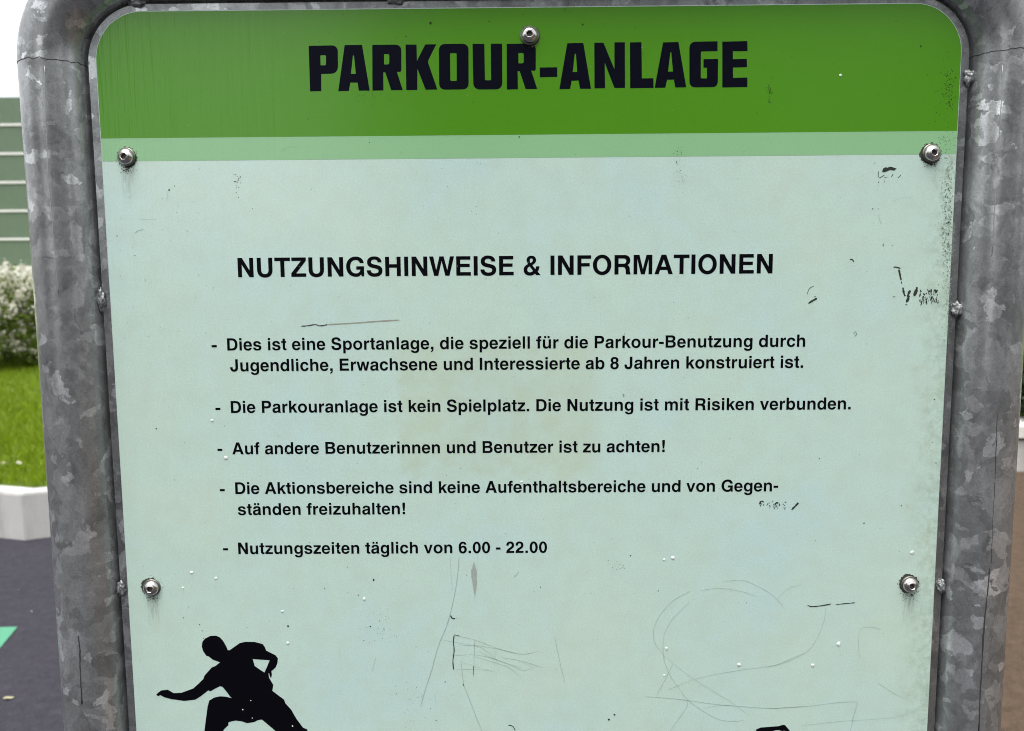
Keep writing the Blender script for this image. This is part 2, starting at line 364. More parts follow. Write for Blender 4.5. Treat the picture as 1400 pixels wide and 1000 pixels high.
M['panel'] = panel_material()
M['edge'] = mottled('cut_panel_edge', (.62, .72, .66), .1, 60, .4, .1)  # cut edge, lightened so its colour holds the bevel's highlight
M['green'] = film('green_print', (.074, .262, .009))
M['stripe'] = film('pale_green_print', (.268, .510, .268))
M['ink'] = mottled('black_print', (.003, .003, .005), .3, 90, .35, .06, .0005, spec=.04)
M['title'] = mottled('blue_black_lettering', (.0035, .004, .010), .3, 90, .35, .06, .0005, spec=.05)
M['zinc'] = zinc('galvanised_tube', .0, 0.)
M['plate'] = zinc('galvanised_plate', .28, 3.1)
M['weld'] = mottled('zinc_weld', (.28, .29, .29), .5, 260, .42, .8, .0015, .5)
M['seam_l'] = mottled('light_seam', (.34, .35, .35), .4, 300, .45, .3, .0005, .5)
M['seam_d'] = mottled('dark_seam', (.03, .03, .03), .2, 300, .7, .3)
M['steel'] = mottled('stainless_screw', (.62, .60, .57), .12, 400, .22, .1, .0003, 1.)
M['steel_d'] = mottled('dull_washer', (.22, .21, .19), .3, 500, .38, .25, .0004, .9)
M['grime'] = mottled('screw_grime', (.045, .048, .035), .4, 500, .8, .2)
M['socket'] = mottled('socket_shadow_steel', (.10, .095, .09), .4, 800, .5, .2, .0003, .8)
M['scr1'] = mottled('scratch', (.32, .42, .375), .15, 300, .6, .1)
M['scr2'] = mottled('dark_scratch', (.035, .043, .038), .3, 300, .8, .1, spec=.1)
M['scr3'] = mottled('tan_scratch', (.30, .31, .24), .2, 300, .6, .1)
M['smear'] = mottled('smear', (.36, .40, .36), .25, 300, .6, .1)
M['speck'] = mottled('dirt_speck', (.022, .030, .020), .4, 300, .9, .1, spec=.05)
M['speck2'] = mottled('faint_dirt', (.29, .37, .29), .3, 300, .9, .1, spec=.05)
M['drop'] = mottled('white_drop', (.72, .80, .76), .05, 300, .25, .1)

# ================================================================== the sign
sign = empty('information_sign', (0, 0, 0), label='sign panel headed PARKOUR-ANLAGE in a bent galvanised tube frame', cat='sign')
PB = -1.02                                     # panel bottom, relative to its top
HALF = .39; CR = .044; PLX = .3985; PLT = .007
def rrect(x0, z0, x1, z1, r_top, r_bot, seg=14):
    pts = []
    for cx, cz, a0, r in ((x1-r_top, z1-r_top, 0, r_top), (x0+r_top, z1-r_top, 90, r_top), (x0+r_bot, z0+r_bot, 180, r_bot), (x1-r_bot, z0+r_bot, 270, r_bot)):
        for j in range(seg+1):
            a = R(a0+90*j/seg); pts.append((cx+r*math.cos(a), cz+r*math.sin(a)))
    return pts
def slab(name, loop, y0, y1, bev, mats, parent, zoff=ZT):
    """plate with its front at y0, small front bevel; bevel + sides use material 2"""
    n = len(loop); c = [sum(p[i] for p in loop)/n for i in (0, 1)]
    def inset(d):
        out = []
        for i, p in enumerate(loop):
            a = Vector(loop[i-1]); b = Vector(loop[(i+1) % n]); t = (b-a).normalized(); nn = Vector((-t.y, t.x))
            out.append((p[0]+nn.x*d, p[1]+nn.y*d))
        return out
    li = inset(bev)
    V = [(x, y0, z+zoff) for x, z in li]+[(x, y0+bev, z+zoff) for x, z in loop]+[(x, y1, z+zoff) for x, z in loop]
    F = [tuple(range(n))[::-1], tuple(range(2*n, 3*n))]; mi = [0, 0]
    for k in (0, n):
        for i in range(n):
            j = (i+1) % n; F.append((k+i, k+j, k+n+j, k+n+i)); mi.append(len(mats)-1)
    o = mesh(name, V, F, mats, parent, mi=mi)
    bm = bmesh.new(); bm.from_mesh(o.data); bmesh.ops.recalc_face_normals(bm, faces=bm.faces); bm.to_mesh(o.data); bm.free()
    return o
panel = slab('sign_panel', rrect(-HALF, PB, HALF, 0, CR, CR), 0, .0028, .0007, [M['panel'], M['edge']], sign)
plate = slab('backing_plate', rrect(-PLX, PB-.008, PLX, PLT, .052, .052), .0031, .0140, .0004, [M['plate']], sign)

# printed bands
e = .0009
band_z = on_panel(700, 184.6)[1]-ZT; stripe_z = on_panel(700, 216.2)[1]-ZT
top = [p for p in rrect(-HALF+e, PB, HALF-e, -e, CR-e, CR) if p[1] > -.2]
def cut(loop, zc): return [(x, z+ZT) for x, z in loop]+[(-HALF+e, zc+ZT), (HALF-e, zc+ZT)]
sheet('header_band', [cut(top, band_z)], M['green'], panel, -.00006)
sheet('header_stripe', [[(-HALF+e, band_z+ZT-.0001), (HALF-e, band_z+ZT-.0001), (HALF-e, stripe_z+ZT), (-HALF+e, stripe_z+ZT)]], M['stripe'], panel, -.00006)

# title: heavy squared capitals (corner x, y, radius in quarter photo pixels, two origins)
Ra = [(636,247),(795,245,34),(795,396,44),(770,393),(803,494),(740,495),(707,397),(696,397),(697,496),(637,497)]
Rb = [(700,297,4),(729,297,10),(729,353,10),(700,354,4)]
T1 = [[(288,252),(447,249,34),(449,404,40),(357,406),(357,500),(296,501)], [(352,304,3),(383,303,8),(383,358,8),(353,359,3)],
      [(485,248),(580,247),(622,497),(562,497),(556,453),(516,453),(508,499),(450,500)], [(530,305),(536,305),(546,405),(519,406)],
      Ra, Rb, [(818,245),(878,245),(880,335),(926,244),(986,243),(939,338,12),(992,491),(928,492),(883,378),(882,494),(822,494)],
      [(1000,242,34),(1162,240,34),(1163,490,34),(1002,492,34)], [(1061,292,6),(1097,292,6),(1098,444,6),(1063,444,6)],
      [(1184,241),(1249,241),(1252,440,7),(1286,440,7),(1284,240),(1346,240),(1347,490,36),(1189,491,36)],
      [(p[0]+735, p[1]-6)+tuple(p[2:]) for p in Ra], [(p[0]+735, p[1]-6)+tuple(p[2:]) for p in Rb]]
T2 = [[(152,370),(247,369),(248,422),(152,424)],
      [(302,238),(390,236),(432,487),(372,487),(364,442),(326,443),(318,488),(259,489)], [(343,295),(349,295),(357,394),(332,395)],
      [(450,235),(500,234),(560,380),(560,233),(617,232),(618,482),(560,483),(507,345),(509,484),(451,485)],
      [(645,233),(708,232),(710,430),(773,429),(774,482),(646,484)],
      [(826,233),(910,231),(953,479),(893,480),(885,437),(848,438),(838,481),(780,482)], [(866,288),(871,288),(880,392),(853,393)],
      [(970,230,34),(1124,227),(1124,281),(1033,283,8),(1032,430,8),(1066,430),(1066,372),(1047,372),(1047,325),(1127,323),(1125,478,30),(970,480,34)],
      [(1150,229),(1287,226),(1288,281),(1208,282),(1208,325),(1284,323),(1285,369),(1208,371),(1209,427),(1287,425),(1287,478),(1150,480)]]
def zp(lst, ox, oy, s): return [[on_panel(ox+x/s, oy+y/s) for x, y in rounded(c)] for c in lst]
sheet('title_lettering', zp(T1, 350, 0, 4)+zp(T2, 700, 0, 4), M['title'], panel, -.00012)

def line(s, x0, base, x1, base1, cap):
    a = on_panel(x0, base); b = on_panel(x1, base1); z = (a[1]+b[1])/2
    return text_contours(s, a[0], z, cap, b[0])
sheet('heading_lettering', line('NUTZUNGSHINWEISE & INFORMATIONEN', 325.7, 379.3, 1056, 374, .0178), M['ink'], panel, -.00012)
CAP = .01150
def dash(x0, x1, y):
    a, b = on_panel(x0, y), on_panel(x1, y); h = .00105
    return [(a[0], a[1]-h), (b[0], a[1]-h), (b[0], a[1]+h), (a[0], a[1]+h)]
paras = [
 ([('Dies ist eine Sportanlage, die speziell für die Parkour-Benutzung durch', 311, 480.5, 1100.7, 473.3), ('Jugendliche, Erwachsene und Interessierte ab 8 Jahren konstruiert ist.', 315, 509.2, 1098, 502)], (289.3, 296.4, 473.6)),
 ([('Die Parkouranlage ist kein Spielplatz. Die Nutzung ist mit Risiken verbunden.', 316, 565.8, 1163, 559)], (294.6, 301.4, 559.3)),
 ([('Auf andere Benutzerinnen und Benutzer ist zu achten!', 317.7, 621.6, 908.8, 618)], (297.4, 304, 615.3)),
 ([('Die Aktionsbereiche sind keine Aufenthaltsbereiche und von Gegen-', 322, 676.7, 1063.8, 671), ('ständen freizuhalten!', 325.5, 704.8, 554, 703)], (300.6, 307.3, 670.3)),
 ([('Nutzungszeiten täglich von 6.00 - 22.00', 326, 758, 748, 755.8)], (305, 311.8, 751.2))]
for lines, d in paras:
    cs = [dash(*d)]
    for s, a, b, c, f in lines: cs += line(s, a, b, c, f, CAP)
    sheet('rule_lettering', cs, M['ink'], panel, -.00012)

# pictograms
run = [(425,190),(430,155),(450,130),(490,110),(535,108),(565,122),(590,150),(610,185),(625,220),(640,218),(680,190),(715,165),(760,155),(830,156),(890,172),(905,190),(918,222),(990,258),(1008,282),(1003,320),(990,352),(958,380),(962,405),(955,435),(945,415),(940,392),(936,395),(940,430),(972,485),(965,530),(1055,598),(1065,625),(1110,675),(1150,745),(1200,812),(1232,825),(1240,850),(1290,960),(1380,1080),(1460,1120),(1455,1150),(1360,1160),(1300,1110),(1180,980),(990,838),(940,795),(885,750),(855,755),(825,770),(770,778),(735,765),(685,758),(630,770),(628,795),(600,820),(560,880),(520,1020),(480,1180),(450,1220),(340,1230),(330,1200),(380,1180),(420,1050),(445,840),(455,760),(470,650),(482,605),(520,582),(565,572),(610,575),(655,586),(640,572),(625,550),(585,500),(565,495),(530,512),(490,535),(475,527),(420,570),(375,598),(290,608),(240,600),(195,595),(140,580),(105,562),(95,572),(75,562),(90,545),(115,527),(165,522),(210,548),(270,545),(360,512),(400,475),(437,440),(445,415),(500,352),(530,340),(565,312),(545,305),(510,292),(475,265),(460,262),(435,225)]
hole = [(815,287),(945,296),(925,345),(905,390),(880,375),(830,340)]
sheet('runner_pictogram', zp([run, hole], 200, 850, 5.6), M['ink'], panel, -.00012)
fig = [(320,560),(335,525),(420,488),(760,462),(840,438),(885,440),(935,500),(985,560),(1010,700),(960,860),(700,1000),(420,900),(300,700)]
figh = [(640,556),(690,545),(760,535),(805,548),(830,556),(870,548),(905,556),(930,690),(880,820),(700,920),(480,840),(400,690),(420,600)]
sheet('figure_pictogram', zp([fig, figh], 1010, 960, 14), M['ink'], panel, -.00012)

# ---- scratches (thin gouges), scuffs and specks
def ribbon(groups, name, mat, y=-.00016):
    V, F = [], []
    for pts, w in groups:
        P = [Vector(on_panel(*p)) for p in pts]; n = len(P); b = len(V)
        if n > 2:                                  # smooth the polyline
            Q = []
            for i in range(n-1):
                p0, p1, p2, p3 = P[max(i-1, 0)], P[i], P[i+1], P[min(i+2, n-1)]
                for j in range(5):
                    t = j/5; Q.append(.5*((2*p1)+(p2-p0)*t+(2*p0-5*p1+4*p2-p3)*t*t+(3*p1-p0-3*p2+p3)*t**3))
            P = Q+[P[-1]]; n = len(P)
        for i, p in enumerate(P):
            t = (P[min(i+1, n-1)]-P[max(i-1, 0)]).normalized(); q = Vector((-t.y, t.x))
            ww = w*.00068*.5*(.35 if i in (0, n-1) else random.uniform(.6, 1.25))
            V += [(p.x+q.x*ww, y, p.y+q.y*ww), (p.x-q.x*ww, y, p.y-q.y*ww)]
        for i in range(n-1): F.append((b+2*i, b+2*i+2, b+2*i+3, b+2*i+1))
    return tag(mesh(name, V, F, mat, panel), kind='stuff')
def zl(ox, oy, s, lst): return [([(ox+x/s, oy+y/s) for x, y in p], w) for p, w in lst]
A = zl(570, 760, 4.165, [([(240,0),(235,80),(222,180),(195,310),(165,410),(120,520),(85,650),(50,755),(20,860)],1.0),([(785,460),(800,540),(822,640),(845,730)],.6),
 ([(250,600),(262,700),(268,740),(300,820),(340,925),(370,1000)],.7),([(210,452),(330,480),(480,535),(600,560),(690,543)],.6),([(150,480),(260,500),(400,520),(560,552)],.45),
 ([(200,570),(340,565),(480,600),(600,655)],.4),([(245,600),(330,630),(430,655)],.4),([(210,650),(330,648),(440,658)],.5),([(330,480),(326,580),(322,690)],.6),
 ([(440,540),(440,690)],.4),([(440,540),(470,670)],.5),([(330,575),(450,610),(530,640),(600,700)],.5),([(480,580),(600,600),(720,640)],.4),([(600,655),(660,635),(570,595)],.4),
 ([(320,640),(370,600)],.4),([(20,860),(110,785)],.4),([(105,785),(108,880)],.35),([(255,510),(360,520),(450,590)],.4),([(340,540),(470,600),(600,640)],.35),([(190,0),(195,120),(203,200)],.35),([(345,0),(347,120)],.35)])
B = zl(880, 760, 4.167, [([(270,200),(170,255),(100,330),(62,400),(55,450),(70,510),(108,555),(118,600),(150,680),(200,755),(250,820),(330,880),(420,930),(500,943),(570,938)],.5),
 ([(265,260),(170,355),(150,385),(120,440),(110,520),(120,590)],.45),([(320,200),(400,187),(480,190),(570,207),(650,235)],.4),([(440,150),(560,140),(650,175),(740,230),(810,310)],.4),([(760,245),(830,185),(900,168)],.4),
 ([(5,803),(100,808),(240,823),(400,845),(550,858),(720,870),(800,865),(917,858)],.65),([(340,870),(420,855),(500,852)],.4),([(140,765),(230,725),(350,688),(550,652),(740,625),(830,590),(917,555)],.5),
 ([(125,575),(200,640),(300,712),(400,775),(490,830),(600,910)],.4),([(165,620),(130,690),(70,805)],.6),([(250,830),(240,870),(150,1000)],.5),([(130,940),(70,1000)],.5),([(345,905),(325,1000)],.5),([(42,870),(15,960)],.4)])
Cc = zl(1050, 750, 4, [([(315,325),(312,370),(295,430),(265,500)],.4),([(265,500),(220,560),(140,605),(60,635),(0,648)],.45),([(0,877),(200,865),(380,843),(493,838)],.6),([(493,840),(470,910),(450,1000)],.7),
 ([(500,600),(495,530),(505,445),(560,430),(620,445)],.35),([(820,590),(850,640),(868,720),(865,810),(830,870),(760,905),(640,930),(400,945),(180,970)],.4),([(600,735),(660,775),(720,810),(790,832)],.4)])
D = zl(130, 150, 3.703, [([(230,556),(308,557)],.7),([(200,628),(220,612),(248,608)],.8),([(145,475),(190,477)],.4),([(135,510),(165,508)],.5),([(470,473),(530,462)],.35),([(370,420),(362,460)],.9),([(1000,345),(1080,333)],.35),([(945,208),(985,188),(1020,195)],.5),([(955,215),(1015,228)],.4)])
Ee = zl(350, 750, 4, [([(185,757),(290,758)],.6),([(655,600),(635,670)],1.2),([(460,540),(455,595)],.9),([(300,720),(400,640)],.35)])
Ff = zl(1180, 210, 4.54, [([(95,200),(85,240)],.5),([(95,380),(105,420),(118,440)],.6),([(300,790),(310,760)],.5),([(455,960),(475,890)],.5),([(180,300),(240,275),(310,270)],.3)])
ribbon(A+B+Cc+D+Ee+Ff, 'fine_scratches', M['scr1'])
dk = zl(1180, 210, 4.54, [([(188,705),(212,707),(232,714)],.8),([(222,720),(232,770),(236,785)],1.3),([(238,795),(240,808)],1.6),([(246,832),(252,862),(260,886)],1.6),([(292,850),(278,880),(282,895),(268,925)],1.8),([(262,938),(275,940)],1.4),([(335,830),(328,855),(316,885)],2.2),
 ([(95,112),(93,148)],1.2),([(100,152),(132,135)],1.2),([(130,152),(150,146)],.9),([(186,128),(176,145)],1.4),([(236,133),(216,152)],1.1),([(97,175),(95,182)],1.6),([(130,165),(132,180)],.7),([(185,890),(200,890)],1.4),([(75,55),(68,65)],.8)])
for i in range(70):                              # scuffed rows right of the long scratch
    x = random.uniform(345, 470); y = random.choice((848, 870, 890, 905, 918))+random.uniform(-6, 6)
    dk += zl(1180, 210, 4.54, [([(x, y), (x+random.uniform(-9, 4), y+random.uniform(8, 22))], random.uniform(.9, 2.0))])
for i in range(26):                              # scuff under the hyphen of "Gegen-"
    x = random.uniform(400, 920); y = 370+(x-400)*.12+random.uniform(-20, 60)
    dk += zl(1010, 660, 14, [([(x, y), (x+random.uniform(-30, 30), y+random.uniform(10, 50))], random.uniform(.7, 1.6))])
dk += zl(1010, 660, 14, [([(1010,520),(1060,470),(1100,430),(1140,385)],1.6),([(880,372),(910,380)],1.8),([(690,420),(720,388),(760,390)],1.3),([(400,420),(415,360),(475,362)],1.1),([(640,350),(655,370)],1.3)])
dk += zl(1050, 250, 4, [([(220,660),(245,645),(268,632)],1.5),([(250,625),(262,622)],.9),([(447,420),(460,420),(470,432)],.9),([(215,610),(225,580),(250,565)],.4)])
dk += zl(1050, 750, 4, [([(215,310),(240,318),(300,312),(345,303)],.9),([(370,307),(440,300),(475,297)],.7)])
dk += zl(300, 320, 3.5, [([(390,442),(420,440),(460,434),(478,440),(500,438),(515,434)],.8)])
dk += zl(570, 760, 4.165, [([(192,340),(200,355),(218,358)],1.2),([(210,450),(240,455)],1.2),([(212,455),(208,490),(212,540),(205,600),(210,650)],.8),([(262,730),(268,742)],1.6),([(322,630),(320,680)],.9),([(520,965),(545,970),(560,995)],.7),([(555,125),(580,92)],.5)])
dk = [(p, w*1.8) for p, w in dk]
ribbon(dk, 'dark_scratches', M['scr2'], -.00018)
ribbon(zl(300, 320, 3.5, [([(515,434),(640,427),(760,418),(862,412)],1.7)]), 'tan_gouge', M['scr3'], -.00016)
sm = []
for i in range(9): x = 310+i*3.6; sm += zl(570, 760, 4.165, [([(x, 30+abs(i-4)*12), (x+1, 120), (x+2, 240-abs(i-5)*22)], .8)])
ribbon(sm, 'rub_mark', M['smear'], -.00016)
scf = [(117,115),(125,92),(140,86),(150,89),(170,82),(208,94),(192,107),(172,102),(158,106),(136,116)]
sheet('scuff_mark', zp([scf], 1180, 210, 4.54), M['scr2'], panel, -.00018)

def blob(px, py, r, V, F, y=-.00017, el=1.):
    x, z = on_panel(px, py); n = 7; b = len(V); rr = r*.00068
    for j in range(n):
        a = 2*math.pi*j/n; q = rr*random.uniform(.65, 1.2)
        V.append((x+q*math.cos(a), y, z+q*el*math.sin(a)))
    F.append(tuple(range(b, b+n))[::-1])
V, F = [], []
for ox, oy, lst in ((350,750,[(643,172,1.7),(376,217,1),(560,255,.8),(175,425,1.4),(626,428,1.2),(590,503,.8),(700,440,.9),(500,105,.6),(875,537,.6),(1035,730,1),(768,795,.8),(985,940,.9)]),
                    (700,750,[(529,936,1.7),(561,910,1.6),(800,232,.9),(648,40,1.),(155,212,.9),(1282,298,.7)]),
                    (350,0,[(955,127,2),(1277,118,1.2),(822,200,1),(285,652,.9),(735,546,.7),(1190,562,.7),(472,80,.7),(345,228,.7),(620,780,.8),(950,190,.5)]),
                    (700,0,[(387,135,1.3),(290,55,.9),(673,155,.7),(60,80,.8),(1340,620,.8),(40,750,1.),(720,300,.5)]),
                    (1050,0,[(835,255,1.3),(700,120,.8),(990,560,1.2),(915,665,.8),(600,520,.7),(870,410,.8)]),
                    (0,500,[(855,345,1.),(955,625,.6),(1230,330,.6)]), (0,750,[(1092,417,1.),(1105,450,.8),(1030,320,.7),(1005,380,.9),(1112,492,.7)]),
                    (0,250,[(955,18,.9),(738,398,.9),(640,292,.8),(925,40,1.2),(660,510,.6)]),
                    (1050,500,[(910,185,1.1),(918,532,1.),(897,420,.9),(280,508,.8),(525,862,1.1),(730,765,.9),(500,488,.6)]),
                    (1050,250,[(605,143,.6),(572,143,.9),(682,343,.6),(540,488,.6)])):
    for x, y, r in lst: blob(ox+x/4, oy+y/4, r, V, F)
def cluster(cx, cy, sx, sy, n, r0, r1, VV, FF):
    for _ in range(n): blob(random.gauss(cx, sx), random.gauss(cy, sy), random.uniform(r0, r1), VV, FF)
cluster(325, 250, 2.5, 8, 22, .3, .8, V, F); cluster(928, 210, 3, 5, 18, .3, .7, V, F); cluster(930, 240, 4, 14, 40, .25, .5, V, F)
cluster(1052, 125, 2, 10, 26, .3, .9, V, F); cluster(500, 132, 10, 9, 36, .25, .6, V, F); cluster(1297, 125, 7, 22, 120, .25, .8, V, F)
cluster(1290, 195, 9, 5, 60, .25, .6, V, F); cluster(845, 772, 6, 4, 14, .3, .7, V, F); cluster(520, 855, 16, 14, 45, .25, .6, V, F); cluster(565, 965, 22, 18, 40, .25, .6, V, F)
cluster(700, 500, 330, 240, 160, .25, .6, V, F)
for cx, cy in ((174, 234), (1273, 227), (208, 820), (1243, 817), (724, 62)): cluster(cx, cy-1.5, 5., 3, 55, .25, .7, V, F)
for cx, cy in ((174, 215), (1273, 210), (208, 803), (1243, 799)):
    for _ in range(60):
        a = random.uniform(0, 6.28); q = 13+abs(random.gauss(0, 1.6)); blob(cx+q*math.cos(a), cy+q*math.sin(a)+1, random.uniform(.25, .6), V, F)
tag(mesh('dirt_specks', V, F, M['speck'], panel), kind='stuff')
V, F = [], []
for _ in range(380):
    x = 1302-abs(random.gauss(0, 7)); blob(x-(random.random()*4), random.uniform(215, 470), random.uniform(.3, .9), V, F)
for cx, cy, n in ((1294, 320, 120), (1297, 235, 60), (1207, 335, 6), (1170, 457, 8), (853, 540, 5)): cluster(cx, cy, 4 if n > 10 else 1.2, 26 if n > 10 else 1.5, n, .4, 1.2, V, F)
cluster(700, 560, 330, 260, 260, .3, .8, V, F); cluster(230, 350, 50, 90, 70, .3, .8, V, F)
tag(mesh('faint_dirt_specks', V, F, M['speck2'], panel), kind='stuff')

drops = [(920,763,3.2),(908,765.5,2),(911,887,2.6),(908,923.5,1.8),(1010.5,909,3.2),(1111,910,3.3),(1146.5,880.5,3.5),(1247,755.5,3),(498,819,2.4),(393.5,879.5,2.5),(386,836,2.3),(309,626,3.2),(290,575,2.2),(262,783,3),(295,791,2.4),(250,804,2.2),(713,659,2.2),(1149,103,2.4),(400,999-6,1.2),(343,958,1.),(332,970.5,1.),(345,982,1.)]
dm = None
for px, py, r in drops:
    if True:
        bm = bmesh.new(); bmesh.ops.create_icosphere(bm, subdivisions=2, radius=1)
        sd = Vector((random.random()*40, 0, 0))
        for v_ in bm.verts: v_.co *= 1+.45*noise.noise(v_.co*1.3+sd)
        dm = bpy.data.meshes.new('paint_drop'); bm.to_mesh(dm); bm.free(); dm.materials.append(M['drop']); dm.polygons.foreach_set('use_smooth', [True]*len(dm.polygons))
    o = bpy.data.objects.new('paint_drop', dm); COL.objects.link(o); o.parent = panel
    x, z = on_panel(px, py); o.location = (x, -.0001, z); s = r*.00056
    o.scale = (s*random.uniform(.9, 1.15), s*.3, s*random.uniform(.85, 1.2))

# ---- screws: grimy ring, washer, domed head with a hexagon socket
def lathe(profile, n=36):
    V, F = [], []
    for r, y in profile:
        for j in range(n):
            a = 2*math.pi*j/n; V.append((r*math.cos(a), y, r*math.sin(a)))
    for i in range(len(profile)-1):
        for j in range(n):
            a, b = i*n+j, i*n+(j+1) % n; F.append((a, a+n, b+n, b))
    return V, F
def make_screw():
    root_o = mesh('screw', *screw_head(), M['steel'], sign, smooth=True)
    V, F = lathe([(.0060, -.0003), (.0060, -.0019), (.0078, -.0019), (.0084, -.0014), (.0085, -.0003)]); w = mesh('washer', V, F, M['steel_d'], root_o, smooth=False)
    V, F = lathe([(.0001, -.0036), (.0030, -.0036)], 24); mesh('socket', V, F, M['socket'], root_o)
    n = 40; V = [(random.uniform(.90, 1.12)*.0094*math.cos(2*math.pi*j/n), -.00018, random.uniform(.9, 1.12)*.0094*math.sin(2*math.pi*j/n)-.0006) for j in range(n)]
    mesh('grime_ring', V, [tuple(range(n))[::-1]], M['grime'], root_o)
    return root_o
def screw_head():
    n = 36; prof = []
    for j in range(9):
        a = R(90*j/8*.86); prof.append((.0071*math.cos(a)+.0001, -.0019-.0006-.0042*math.sin(a)))
    prof.insert(0, (.0072, -.0019))
    V, F = lathe([p for p in prof if p[0] > .0036], n)
    yt = -.0019-.0006-.0042
    k0 = len(V)//n
    # flat crown, then the hexagon
    for rr, y in ((.0033, yt), (.0031, yt+.0001), (.0028, yt+.0031)):
        for j in range(n):
            a = 2*math.pi*j/n; h = rr if rr > .0032 else rr*math.cos(math.pi/6)/math.cos(((a+.3) % (math.pi/3))-math.pi/6)*1.0
            V.append((h*math.cos(a), y, h*math.sin(a)))
    for i in range(k0-1, k0+2):
        for j in range(n):
            a, b = i*n+j, i*n+(j+1) % n; F.append((a, a+n, b+n, b))
    return V, F
def copy_tree(o, parent):
    c = o.copy(); COL.objects.link(c); c.parent = parent
    for ch in list(o.children): copy_tree(ch, c)
    return c
sc0 = None
for i, (px, py) in enumerate([(724, 49), (173.5, 215), (1273, 210), (208, 803), (1243, 799)]):
    o = make_screw() if sc0 is None else copy_tree(sc0, sign)
    if sc0 is None: sc0 = o
    x, z = on_panel(px, py); o.location = (x, 0, z); o.rotation_euler = (random.uniform(-.04, .04), R(37*i), random.uniform(-.04, .04))
for sx in (-1, 1):                               # bottom row, below the picture
    o = copy_tree(sc0, sign); o.location = (sx*.366, 0, ZT-.98)

# ---- bent tube frame
TR = .0300; TX = .4008+TR; TZ = ZT+PLT+.0012+TR; TY = .0080; CRV = .0535+TR
path = [(-TX, TY, -.02), (-TX, TY, .3), (-TX, TY, .8), (-TX, TY, 1.3), (-TX, TY, TZ-CRV-.15)]
for j in range(17):
    a = R(180-90*j/16); path.append((-TX+CRV+CRV*math.cos(a), TY, TZ-CRV+CRV*math.sin(a)))
path += [(x, TY, TZ) for x in (-.2, 0, .2)]
for j in range(17):
    a = R(90-90*j/16); path.append((TX-CRV+CRV*math.cos(a), TY, TZ-CRV+CRV*math.sin(a)))
path += [(TX, TY, TZ-CRV-.15), (TX, TY, 1.3), (TX, TY, .8), (TX, TY, .3), (TX, TY, -.02)]
V, F = sweep(path, TR, 56); frame = mesh('tube_frame', V, F, M['zinc'], sign, smooth=True)

def on_tube(px, py, sx):                         # where a photo ray meets the straight leg
    d = ray(px, py); ox, oy = EYE.x-sx*TX, EYE.y-TY
    a = d.x*d.x+d.y*d.y; b = 2*(ox*d.x+oy*d.y); c = ox*ox+oy*oy-TR*TR; q = b*b-4*a*c
    t = (-b-math.sqrt(max(q, 0)))/(2*a); return EYE+d*t
def seam(pts, sx, mat, r, name):
    P = [on_tube(x, y, sx) for x, y in pts]; Q = []
    for i in range(len(P)-1):
        for j in range(6):
            q = P[i].lerp(P[i+1], j/6); n = Vector((q.x-sx*TX, q.y-TY, 0)); n.normalize()
            Q.append(Vector((sx*TX, TY, q.z))+n*(TR-r*.35)+Vector((random.uniform(-1, 1)*.0003, 0, random.uniform(-1, 1)*.0004)))
    Q.append(P[-1]); V, F = sweep(Q, [r*random.uniform(.6, 1.2) for _ in Q], 6)
    return mesh(name, V, F, mat, frame, smooth=True)
seam([(61,90),(62,150),(66,240),(71,300),(76,360),(80,400)], -1, M['seam_l'], .00042, 'weld_seam')
seam([(1371,90),(1368,160),(1362,250),(1356,350)], 1, M['seam_l'], .00042, 'weld_seam')  # reflection of the sky gap on the right leg, drawn as a light line
seam([(1364,560),(1361,640),(1358,700),(1355,770)], 1, M['seam_d'], .00035, 'weld_seam')
seam([(1353,775),(1351,800),(1346,850),(1342,910),(1338,1000)], 1, M['seam_d'], .0007, 'weld_seam')
seam([(107,870),(109,890),(110,925),(112,962)], -1, M['seam_d'], .0007, 'weld_seam')
for sx in (-1, 1):                               # joint ring between elbow and leg
    zr = TZ-CRV-.001; Q = []
    for j in range(61):
        a = 2*math.pi*j/60; Q.append((sx*TX+(TR-.0001)*math.cos(a), TY+(TR-.0001)*math.sin(a), zr+.0022*noise.noise(Vector((3*math.cos(a)*2, 3*math.sin(a)*2, sx*5)))))
    V, F = sweep(Q, .00045, 6, False); mesh('joint_line', V, F, M['seam_d'], frame, smooth=True)

def weld(x, z, sx, sz, y=.0022):
    bm = bmesh.new(); bmesh.ops.create_icosphere(bm, subdivisions=4, radius=1)
    s = Vector((random.random()*50, random.random()*50, 0))
    for v in bm.verts:
        k = 1+.45*noise.noise(v.co*1.6+s)+.30*noise.noise(v.co*4+s)+.12*noise.noise(v.co*9+s); v.co = Vector((v.co.x*sx*k, v.co.y*.0032*k, v.co.z*sz*k))
    o = from_bm('tack_weld', bm, M['weld'], frame, True); o.location = (x, y, z); return o
for px, py, sx, sz in ((137,411,.0036,.0095),(164,806,.0038,.0066),(1326.5,105,.0042,.0068),(1309.5,424,.0042,.0066),(1288.5,803,.0036,.0066)):
    x, z = on_panel(px, py); weld(x, z, sx, sz)
for px in (185, 540): x, z = on_panel(px, 5); weld(x, ZT+PLT+.0006, .0075, .0030)
for sx in (-1, 1): weld(sx*.3995, ZT-.85, .0036, .007)

